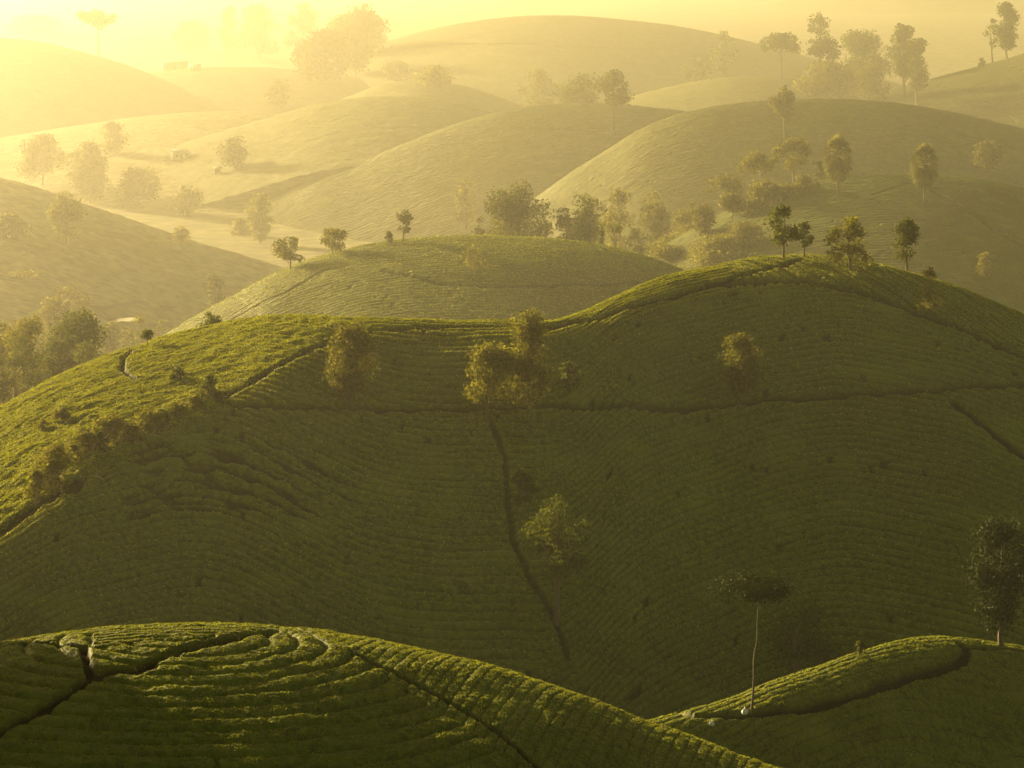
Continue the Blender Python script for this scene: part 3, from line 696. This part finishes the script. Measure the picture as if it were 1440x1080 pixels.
O_ = M_LEAF_O
T, SH = 'tree', 'shrub'
G_MIST = 'trees fading into the mist'
trees = [
    # main hill, along the crest
    (T, 'tallest slender tree on the right summit of the main hill', 1102, 290, 56, ('C', 363), 'airy', .30, 1, 1.5, None),
    (T, 'short tree leaning beside the slender tree on the summit', 1131, 312, 36, ('C', 363), 'airy', .30, 2, 1.5, None),
    (T, 'wide bushy tree behind the summit, between the slender and the columnar tree', 1195, 304, 74, 274, 'airy', .10, 3, 1.3, O_),
    (T, 'dense columnar tree on the right shoulder of the summit', 1276, 306, 40, ('C', 381), 'column', .22, 4, 1.1, None),
    (SH, 'low ragged bush on the crest beside the columnar tree', 1306, 377, 34, 264, 'shrub', .0, 5, .8, O_),
    # main hill, on the shaded face
    (T, 'leafy orange-tinged tree at the top of the shaded face, below the left summit', 495, 455, 76, ('C', 566), 'tall', .12, 6, 1.2, O_),
    (T, 'rounded tree with a lit crown on the level path, above the gully', 687, 484, 76, ('C', 592), 'broad', .20, 7, 1.1, O_),
    (T, 'pointed tree reaching up to the saddle skyline', 744, 437, 86, ('C', 578), 'cone', .12, 8, 1.2, O_),
    (T, 'small tree alone on the right of the face with a glowing top', 1040, 470, 62, ('C', 575), 'tall', .12, 9, 1.3, O_),
    (SH, 'faint dark bush beside the pointed tree', 800, 508, 40, ('C', 552), 'shrub', .0, 10, .7, None),
    (T, 'small airy tree beside the gully in mid slope', 735, 662, 44, ('C', 728), 'airy', .25, 11, 1.4, None),
    (T, 'large dark airy tree low on the gully', 782, 700, 104, ('C', 872), 'airy', .35, 12, 0.9, None),
    # main hill, the left flank
    (SH, 'big golden shrub at the lower end of the ridge path', 78, 624, 64, ('C', 690), 'shrub', .0, 13, 1.1, O_),
    (SH, 'round bush where the ridge meets the level path', 295, 527, 34, ('C', 564), 'shrub', .0, 14, 1.2, None),
    (SH, 'small dark bush amid the sunlit tea', 250, 516, 22, ('C', 532), 'shrub', .0, 15, 1.2, None),
    (SH, 'scrubby bush on the ridge, uphill end of the hedge', 250, 566, 46, ('C', 588), 'shrub', .0, 16, 1.0, O_),
    (SH, 'spreading bush in the ridge hedge beside the bare patch', 205, 576, 58, ('C', 606), 'shrub', .0, 17, 1.0, O_),
    (SH, 'tallest bush in the ridge hedge', 160, 582, 58, ('C', 624), 'shrub', .0, 18, 1.0, O_),
    (SH, 'small bush closing the downhill end of the ridge hedge', 122, 604, 46, ('C', 636), 'shrub', .0, 19, 1.0, O_),
    (SH, 'low golden bush below the big golden shrub', 50, 660, 34, ('C', 708), 'shrub', .0, 20, 1.0, O_),
    (SH, 'low tawny scrub between the round bush and the uphill end of the hedge', 274, 556, 30, ('C', 576), 'shrub', .0, 120, .9, O_),
    (SH, 'low tawny scrub filling the hedge beside its spreading bush', 228, 576, 36, ('C', 600), 'shrub', .0, 121, .9, None),
    (SH, 'low tawny scrub under the tallest bush of the hedge', 186, 596, 40, ('C', 622), 'shrub', .0, 122, .9, O_),
    (SH, 'low tawny scrub between the tallest bush and the downhill end', 140, 606, 36, ('C', 634), 'shrub', .0, 123, .9, None),
    (SH, 'low scrub linking the hedge to the big golden shrub', 104, 624, 34, ('C', 652), 'shrub', .0, 124, .9, O_),
    (SH, 'small bush on the worn ground above the hedge', 88, 572, 26, ('C', 588), 'shrub', .0, 125, .8, O_),
    (SH, 'tiny bush at the downhill edge of the worn ground', 60, 590, 20, ('C', 602), 'shrub', .0, 126, .8, O_),
    (T, 'tiny round-headed tree on the left skyline of the main hill', 207, 464, 17, ('C', 485), 'broad', .4, 21, 1.3, None),
    (SH, 'dark bush peeping over the crest below the pale hill', 297, 438, 42, 270, 'shrub', .0, 22, 1.0, None),
    # front right
    (T, 'spreading dark tree in the hollow behind the pale thin tree', 1130, 846, 124, 196, 'umbrella', .3, 23, 0.55, M_LEAF),
    (T, 'tall dark tree on the crest of the corner hill', 1408, 728, 108, ('B', 909), 'tall', .16, 24, 0.9, M_LEAF_SHADE),
    (SH, 'small bright bush on the skyline of the corner hill', 1210, 902, 20, ('B', 921), 'shrub', .0, 25, 1.2, None),
    # pale hill behind the saddle
    (T, 'small tree on the left edge of the pale hill', 408, 333, 50, ('D', 378), 'airy', .2, 26, 1.3, O_),
    (T, 'low tree beside the small one on the left edge of the pale hill', 468, 322, 46, ('D', 357), 'airy', .15, 27, 1.3, O_),
    (T, 'slim young tree on the top of the pale hill', 568, 296, 28, ('D', 340), 'airy', .25, 28, 1.5, None),
    (SH, 'tiny bush beside the slim young tree', 547, 325, 15, ('D', 342), 'shrub', .0, 29, 1.0, None),
    (T, 'faint sapling on the face of the pale hill', 668, 345, 40, ('D', 388), 'airy', .15, 30, .7, O_),
    (SH, 'bush in the hollow left of the pale hill', 305, 386, 50, 500, 'shrub', .0, 31, 1.0, None),
    (T, 'largest round tree behind the pale hill', 727, 258, 104, 555, 'broad', .12, 32, 1.1, None),
    (T, 'low tree tucked against the left of the largest round tree', 672, 306, 36, 551, 'broad', .1, 33, 1.0, None),
    (T, 'dark tree joined to the right of the largest round tree', 766, 284, 52, 560, 'broad', .1, 34, 1.0, None),
    (T, 'second round tree behind the pale hill', 822, 274, 78, 551, 'broad', .15, 35, 1.1, None),
    (SH, 'narrow bush on the right crest of the pale hill', 845, 322, 18, 485, 'column', .05, 36, 1.1, None),
    (T, 'hazy tree behind the second round tree', 868, 265, 62, 585, 'broad', .15, 37, .9, O_),
    (T, 'palm-like ragged tree at the right end of the pale hill', 895, 320, 38, 530, 'airy', .3, 38, 1.3, None),
    (T, 'hazy upright tree between the second round tree and the scrub', 925, 270, 56, 575, 'tall', .1, 39, .9, O_),
    (SH, 'broad hazy bush at the foot of the scrubby slope', 955, 330, 80, 541, 'shrub', .0, 40, 1.0, O_),
    (SH, 'bush filling the gap below the hazy upright tree', 905, 345, 66, 537, 'shrub', .0, 41, .9, O_),
    (T, 'low tree filling the gap between the two round trees behind the pale hill', 790, 292, 56, 545, 'broad', .08, 130, 1.1, None),
    (SH, 'low hazy scrub at the left foot of the largest round tree', 700, 308, 54, 535, 'shrub', .0, 131, 1.1, O_),
    (T, 'hazy low tree right of the second round tree', 858, 296, 52, 560, 'broad', .08, 132, 1.0, O_),
    (T, 'hazy tree ending the bank of trees beside the scrubby slope', 965, 298, 56, 560, 'broad', .08, 133, 1.0, O_),
    # scrub line climbing to the palms
    (SH, 'round clipped-looking bush at the low end of the scrub line', 990, 288, 44, ('E', 334), 'shrub', .0, 42, 1.4, O_),
    (SH, 'small round bush above the clipped-looking one', 975, 284, 26, 533, 'shrub', .0, 43, 1.3, O_),
    (T, 'small round tree in the middle of the scrub line', 1030, 272, 34, ('E', 308), 'broad', .25, 44, 1.3, O_),
    (SH, 'large dense bush below the airy trees', 1078, 253, 50, ('E', 288), 'shrub', .0, 45, 1.4, O_),
    (SH, 'bright low bush under the large dense one', 1062, 278, 42, ('E', 300), 'shrub', .0, 46, 1.0, O_),
    (SH, 'low bush ending the scrub line near the first palm', 1135, 246, 36, ('E', 268), 'shrub', .0, 47, 1.1, O_),
    (SH, 'small low bush between the dense bush and the palm', 1108, 258, 40, ('E', 276), 'shrub', .0, 48, 1.0, O_),
    (T, 'airy spreading tree above the dense bush', 1066, 212, 56, 530, 'umbrella', .3, 49, 1.3, O_),
    (T, 'taller airy tree next to the first palm', 1116, 194, 56, 530, 'airy', .35, 50, 1.4, O_),
    (T, 'low airy tree at the left of the scrub line', 1018, 246, 50, 537, 'umbrella', .3, 51, 1.2, O_),
    (SH, 'hazy bush behind the first palm', 1152, 226, 26, 533, 'shrub', .0, 52, .8, None),
    (SH, 'sprawling bush on the slope below the scrub line', 1015, 330, 80, ('E', 372), 'shrub', .0, 53, .7, O_),
    (T, 'faint tree on the slope right of the second palm', 1390, 198, 44, ('v', 246), 'broad', .2, 54, .9, O_),
    (SH, 'faint upright bush on the palm hill above the dark shoulder', 1386, 354, 28, ('E', 392), 'column', .0, 55, .8, O_),
    (SH, 'pale low bush filling the hollow between the pale hill and the scrub line', 940, 345, 70, 500, 'shrub', .0, 105, .8, O_),
    (SH, 'tawny bush on the lower slope below the clipped-looking one', 1000, 352, 70, ('E', 392), 'shrub', .0, 106, .8, O_),
    (T, 'hazy small tree at the foot of the wide sunlit hill', 958, 300, 40, 610, 'broad', .1, 107, .9, O_),
    (SH, 'tawny bush under the small round tree of the scrub line', 1045, 312, 60, ('E', 348), 'shrub', .0, 108, .7, O_),
    # further hills on the right
    (T, 'round-topped tree on the crest of the wide sunlit hill', 1103, 122, 40, ('F', 192), 'tall', .4, 56, 1.2, O_),
    (T, 'round tree with a tall trunk on the hazy middle hill', 862, 99, 48, ('G', 188), 'broad', .45, 57, 1.2, None),
    (T, 'faint broad tree behind the middle hill crest', 815, 103, 60, 1120, 'broad', .1, 58, .9, None),
    (T, 'faint low tree beside the broad one behind the middle hill', 760, 96, 60, 1330, 'broad', .1, 59, .6, O_),
    (T, 'taller of the paired trees on the far right slope', 1272, 34, 44, ('H', 136), 'tall', .25, 60, 1.3, None),
    (T, 'shorter of the paired trees on the far right slope', 1291, 54, 38, ('H', 147), 'tall', .2, 61, 1.3, None),
    (T, 'dark tall tree at the top of the far right slope', 1416, 2, 38, ('H', 84), 'tall', .16, 62, 1.3, None),
    (T, 'thin bare-looking tree beside the dark tall one', 1396, 26, 22, ('H', 88), 'airy', .3, 63, .9, None),
    (SH, 'tiny dark bush on the far right slope', 1381, 82, 10, ('H', 94), 'shrub', .0, 64, 1.0, None),
    (T, 'flat-topped faint tree with a long side branch', 1098, 46, 54, ('O', 118), 'umbrella', .4, 65, 1.2, None),
    (T, 'faint umbrella tree standing highest behind the hazy grove', 1152, 18, 32, 1480, 'umbrella', .5, 66, 1.1, None),
    (T, 'layered faint tree at the front of the hazy grove', 1160, 52, 56, 1330, 'umbrella', .3, 67, 1.2, None),
    (T, 'broad faint tree making the bulk of the hazy grove', 1206, 44, 84, 1430, 'broad', .08, 68, 1.0, None),
    (T, 'low faint tree at the foot of the hazy grove', 1165, 86, 80, 1310, 'broad', .05, 69, .8, O_),
    (T, 'low faint tree between the grove and the paired trees', 1222, 92, 60, 1350, 'broad', .05, 70, .8, O_),
    (T, 'very faint tree on the right shoulder of the skyline hill', 1018, 42, 40, 1560, 'airy', .3, 71, .9, None),
    (T, 'very faint tree below the skyline hill', 978, 80, 44, 1480, 'airy', .2, 72, .8, None),
    # left side, in the mist
    (T, 'lone flat-crowned tree on the misty corner hill', 139, 14, 54, ('K', 82), 'umbrella', .40, 73, 1.4, None),
    (T, 'left one of the two misty trees behind the hill spur', 60, 190, 60, ('v', 262), 'broad', .2, 74, 1.2, None),
    (T, 'right one of the two misty trees, darker and flat-topped', 127, 199, 60, ('v', 286), 'tall', .05, 75, 1.3, None),
    (T, 'faint low tree right of the two misty trees', 196, 236, 60, ('v', 293), 'broad', .05, 76, .9, None),
    (T, 'misty tree on the near side of the hill spur', 92, 270, 50, ('v', 342), 'tall', .05, 77, .8, O_),
    (SH, 'golden bush at the edge on the hill spur', 12, 300, 60, ('v', 335), 'shrub', .0, 78, 1.0, O_),
    (T, 'upright misty tree alone on the valley floor', 366, 270, 40, ('v', 342), 'tall', .05, 79, 1.1, O_),
    (SH, 'low misty bush left of the upright valley tree', 336, 306, 34, ('v', 330), 'shrub', .0, 80, 1.0, O_),
    (T, 'large misty tree on the far rise, dark side of the pair', 455, 42, 80, ('v', 114), 'broad', .1, 81, 1.2, None),
    (T, 'large misty tree on the far rise, right side of the pair', 500, 34, 54, ('v', 108), 'tall', .1, 82, 1.1, None),
    (T, 'slender pale tree on the far rise', 322, 8, 34, ('v', 84), 'tall', .1, 83, 1.1, None),
    (T, 'pale block-shaped tree on the far rise', 366, 6, 58, ('v', 82), 'broad', .1, 84, 1.2, None),
    (T, 'pale tree beside the block-shaped one', 428, 4, 52, ('v', 82), 'broad', .1, 85, 1.1, None),
    (T, 'broad pale tree behind the large misty pair', 510, 8, 90, ('v', 78), 'broad', .1, 86, 1.1, None),
    (T, 'low pale tree left of the slender one', 268, 30, 46, ('v', 74), 'broad', .1, 87, .9, None),
    (T, 'palest low tree at the top corner', 50, 22, 70, ('v', 50), 'broad', .1, 88, .8, None),
    (T, 'dark low tree on the misty mound', 558, 86, 38, ('v', 114), 'broad', .05, 89, 1.1, None),
    (T, 'thin pale tree below the large misty pair', 390, 112, 40, ('v', 152), 'tall', .05, 90, .8, None),
    (T, 'pale low tree behind the misty mound', 610, 92, 50, ('v', 122), 'broad', .05, 91, .7, O_),
    (T, 'faint tree in the middle of the misty valley', 330, 190, 46, ('v', 236), 'tall', .05, 92, .7, None),
    (T, 'faint tree on the valley floor below the valley house', 262, 262, 44, ('v', 304), 'broad', .05, 109, .7, O_),
    (T, 'faint tree at the edge of the misty rise', 160, 172, 40, ('v', 216), 'tall', .05, 110, .7, None),
    (T, 'pale tree at the end of the valley road', 655, 250, 34, ('v', 322), 'broad', .05, 111, .6, O_),
    (SH, 'hazy bush on the valley floor at the foot of the spur', 255, 318, 30, ('v', 346), 'shrub', .0, 112, .8, O_),
    (T, 'hazy tree at the back corner of the shady wood', 20, 398, 78, 500, 'broad', .05, 113, 1.7, O_),
    (T, 'slender tree joining the wood to the pond', 150, 452, 52, 432, 'broad', .05, 114, 1.7, O_),
    # the wood at the left edge
    (T, 'largest round tree of the shady wood', 110, 440, 119, 351, 'broad', .1, 93, 1.7, None),
    (T, 'tall tree at the left of the shady wood', 42, 448, 109, 347, 'broad', .1, 94, 1.7, O_),
    (T, 'pale-topped tree at the back of the shady wood', 80, 420, 78, 425, 'broad', .1, 95, 1.7, O_),
    (T, 'tree at the edge of the shady wood', -6, 452, 78, 360, 'broad', .1, 96, 1.7, None),
    (T, 'low rounded tree in front of the shady wood', 118, 484, 109, 329, 'broad', .05, 97, 1.7, None),
    (T, 'branching tree with bare limbs in the shady wood', 32, 474, 96, 325, 'airy', .3, 98, 1.7, None),
    (T, 'low tree at the foot of the shady wood', 72, 500, 91, 318, 'broad', .05, 99, 1.7, None),
    (SH, 'dark bush at the edge below the shady wood', 5, 500, 65, 315, 'shrub', .0, 100, 1.7, None),
    (T, 'pale tree behind the shady wood near the track', 95, 404, 59, 460, 'airy', .1, 101, 1.7, O_),
    (T, 'feathery pale tree beside the bright pond', 196, 444, 56, 384, 'airy', .05, 102, 1.3, O_),
    (SH, 'pale bush between the pond and the pale hill', 226, 448, 40, 405, 'shrub', .0, 103, .9, O_),
    (SH, 'low bush on the near bank of the pond', 178, 462, 40, 440, 'shrub', .0, 104, .9, O_),
]
for (nm, lab, px, top, w, pl, st, cb, seed, dn, mt) in trees:
    plant(nm, lab, px, top, w, pl, st, cb, seed, dn, mt, M_PALE if seed in (60, 61, 62, 73, 49, 50) else None)

# the pale thin umbrella tree at the front
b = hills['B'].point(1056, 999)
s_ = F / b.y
pale = tree('tree', 'thin pale-trunked tree with a small flat crown at the front', 'tree', b, (999 - 806) / s_, 112 / s_, (999 - 862) / s_, 'umbrella', 203, 0.17, 0.8, M_LEAF_SHADE, M_BARK, None, 0.085, 0.07)

def palm(label, px, top, wpx, place, seed):
    b = spot(px, place); s = F / b.y; rng = np.random.default_rng(seed)
    foot = HY + (CAM_H - b.z) * s; h = (foot - top) / s; w = wpx / s
    root = empty('palm_tree', b); tag(root, label, 'palm tree', 'fan palms on the hill')
    hub = h - w * 0.52
    k = np.linspace(0, 1, 9)[:, None]
    path = np.array([0, 0, -0.4]) * (1 - k) + np.array([rng.normal(0, .1), 0, hub]) * k
    v, f = tube(path, 0.26, 0.17, 9)
    mesh_obj('trunk', v, f, M_BARK, root, True)
    V, Fc, o = [], [], 0
    nl = 64
    for i in range(nl):
        a = i * 2.39996 + rng.normal(0, .1); el = math.radians(85 - 165 * (i / nl) ** 0.85)     # upright at the top, a drooping skirt below
        d = np.array([math.cos(a) * math.cos(el), math.sin(a) * math.cos(el), math.sin(el)])
        side = np.array([-math.sin(a), math.cos(a), 0.0]); upv = np.cross(d, side)
        c0 = np.array([path[-1, 0], 0, hub - 0.012 * i * w * 0.6])
        pl = w * (0.20 + 0.05 * rng.random()); fl = w * 0.34 * (0.85 + 0.3 * rng.random())
        st = c0 + d * pl
        # petiole
        pv = np.array([c0 - side * .03, c0 + side * .03, st + side * .02, st - side * .02]); V.append(pv); Fc.append(np.array([[0, 1, 2, 3]]) + o); o += 4
        for q in range(13):
            th = math.radians(-78 + 156 * q / 12); wd = 0.058 * w
            dd = d * math.cos(th) + side * math.sin(th)
            tip = st + dd * fl * (0.75 + 0.25 * math.cos(th)) + upv * 0.05 * w * math.cos(3 * th) + np.array([0, 0, -0.12 * w * abs(math.cos(el))])
            mid = st + dd * fl * 0.55
            sd_ = np.cross(dd, upv)
            V.append(np.array([st, mid + sd_ * wd * .5, tip, mid - sd_ * wd * .5])); Fc.append(np.array([[0, 1, 2, 3]]) + o); o += 4
    mesh_obj('crown', np.concatenate(V), np.concatenate(Fc), M_LEAF_O, root)
    return root
palm('taller fan palm on the hill, nearer the scrub line', 1178, 188, 46, ('E', 279), 1)
palm('fan palm standing alone near the diagonal hill path', 1300, 200, 44, ('E', 283), 2)

# ------------------------------------------------------------------ houses, sacks
def box(x0, x1, y0, y1, z0, z1):
    v = np.array([(x0, y0, z0), (x1, y0, z0), (x1, y1, z0), (x0, y1, z0), (x0, y0, z1), (x1, y0, z1), (x1, y1, z1), (x0, y1, z1)], float)
    f = np.array([(3, 2, 1, 0), (4, 5, 6, 7), (0, 1, 5, 4), (1, 2, 6, 5), (2, 3, 7, 6), (3, 0, 4, 7)])
    return v, f

def house(label, px, Y, w, d, h, rot):
    b = spot(px, Y); root = empty('house', b); root.rotation_euler.z = R(rot); tag(root, label, 'house')
    v, f = box(-w / 2, w / 2, -d / 2, d / 2, -1.0, h)
    wl_ = mesh_obj('wall', v, f, M_WALL, root)
    e, rh, th = 0.6, 0.28 * d, 0.12
    sec = np.array([(-d / 2 - e, h - 0.15), (0, h + rh), (d / 2 + e, h - 0.15), (d / 2 + e, h - 0.15 + th), (0, h + rh + th), (-d / 2 - e, h - 0.15 + th)])
    rv = np.array([(x, y, z + 0.02) for x in (-w / 2 - e, w / 2 + e) for y, z in sec])
    rf = [(i, (i + 1) % 6, (i + 1) % 6 + 6, i + 6) for i in range(6)] + [(0, 5, 4, 1), (1, 4, 3, 2), (6, 7, 10, 11), (7, 8, 9, 10)]
    mesh_obj('roof', rv, np.array(rf), M_ROOF, root)
    for sx in (-1, 1):
        gv = np.array([(sx * w / 2, -d / 2, h), (sx * w / 2, d / 2, h), (sx * w / 2, 0.01, h + rh - 0.05), (sx * w / 2, -0.01, h + rh - 0.05)])
        mesh_obj('gable', gv, np.array([[0, 1, 2, 3]]), M_WALL, root)
    v, f = box(-0.5, 0.5, -d / 2 - 0.03, -d / 2 + 0.05, 0, 2.1); mesh_obj('door', v, f, M_DARK, root)
    for x in (-w / 3, w / 3):
        v, f = box(x - 0.6, x + 0.6, -d / 2 - 0.03, -d / 2 + 0.05, 1.0, 2.2); mesh_obj('window', v, f, M_DARK, root)
house('pale house with a bright roof in the misty valley', 253, 900, 8.5, 6.5, 3.2, 24)
house('small pale hut right of the valley house', 306, 860, 3.4, 3.0, 2.4, 10)
house('long pale house on the far rise below the slender tree', 246, 1690, 20, 9, 4.5, 12)
house('small pale house beside the long one on the far rise', 275, 1660, 7, 6, 3.5, -15)

def sack(label, px, py, w, seed):
    b = hills['B'].point(px, py); rng = np.random.default_rng(seed)
    n, m = 12, 9; V = []
    for j in range(m):
        ph = math.pi * j / (m - 1)
        for i in range(n):
            th = 2 * math.pi * i / n
            r = (math.sin(ph) ** 0.7) * (1 + 0.18 * math.sin(3 * th + seed) + rng.normal(0, .06))
            V.append((w * .5 * r * math.cos(th), w * .4 * r * math.sin(th), w * (.42 - .42 * math.cos(ph)) * (1 + 0.15 * math.sin(2 * th))))
    Fc = [(j * n + i, j * n + (i + 1) % n, (j + 1) * n + (i + 1) % n, (j + 1) * n + i) for j in range(m - 1) for i in range(n)]
    root = mesh_obj('sack', np.array(V), np.array(Fc), M_BAG, None, True)
    root.location = b; tag(root, label, 'sack')
    # the tied neck
    v, f = tube([(0, 0, w * .8), (w * .05, 0, w * .95), (w * .15, 0, w * 1.1)], w * .08, w * .16, 6)
    mesh_obj('neck', v, f, M_BAG, root, True)
sack('small white sack beside the foot of the pale thin tree', 1047, 1005, 0.42, 1)
sack('small white sack on the path away from the pale thin tree', 1001, 1021, 0.34, 4)

# ------------------------------------------------------------------ haze: one closed box of even air
hm, hn, hl, ho = nt('haze')
pv = hn.new('ShaderNodeVolumePrincipled')
pv.inputs['Color'].default_value = (*HAZE_COL, 1)
pv.inputs['Density'].default_value = HAZE_DENSITY
pv.inputs['Anisotropy'].default_value = HAZE_G
hl.new(pv.outputs[0], ho.inputs['Volume'])
v, f = box(-3000, 3000, -200, 8000, -58, PEAK_H + 8)
hz = mesh_obj('haze', v, f, hm)
tag(hz, 'golden morning mist filling the valley', 'haze', kind='stuff')
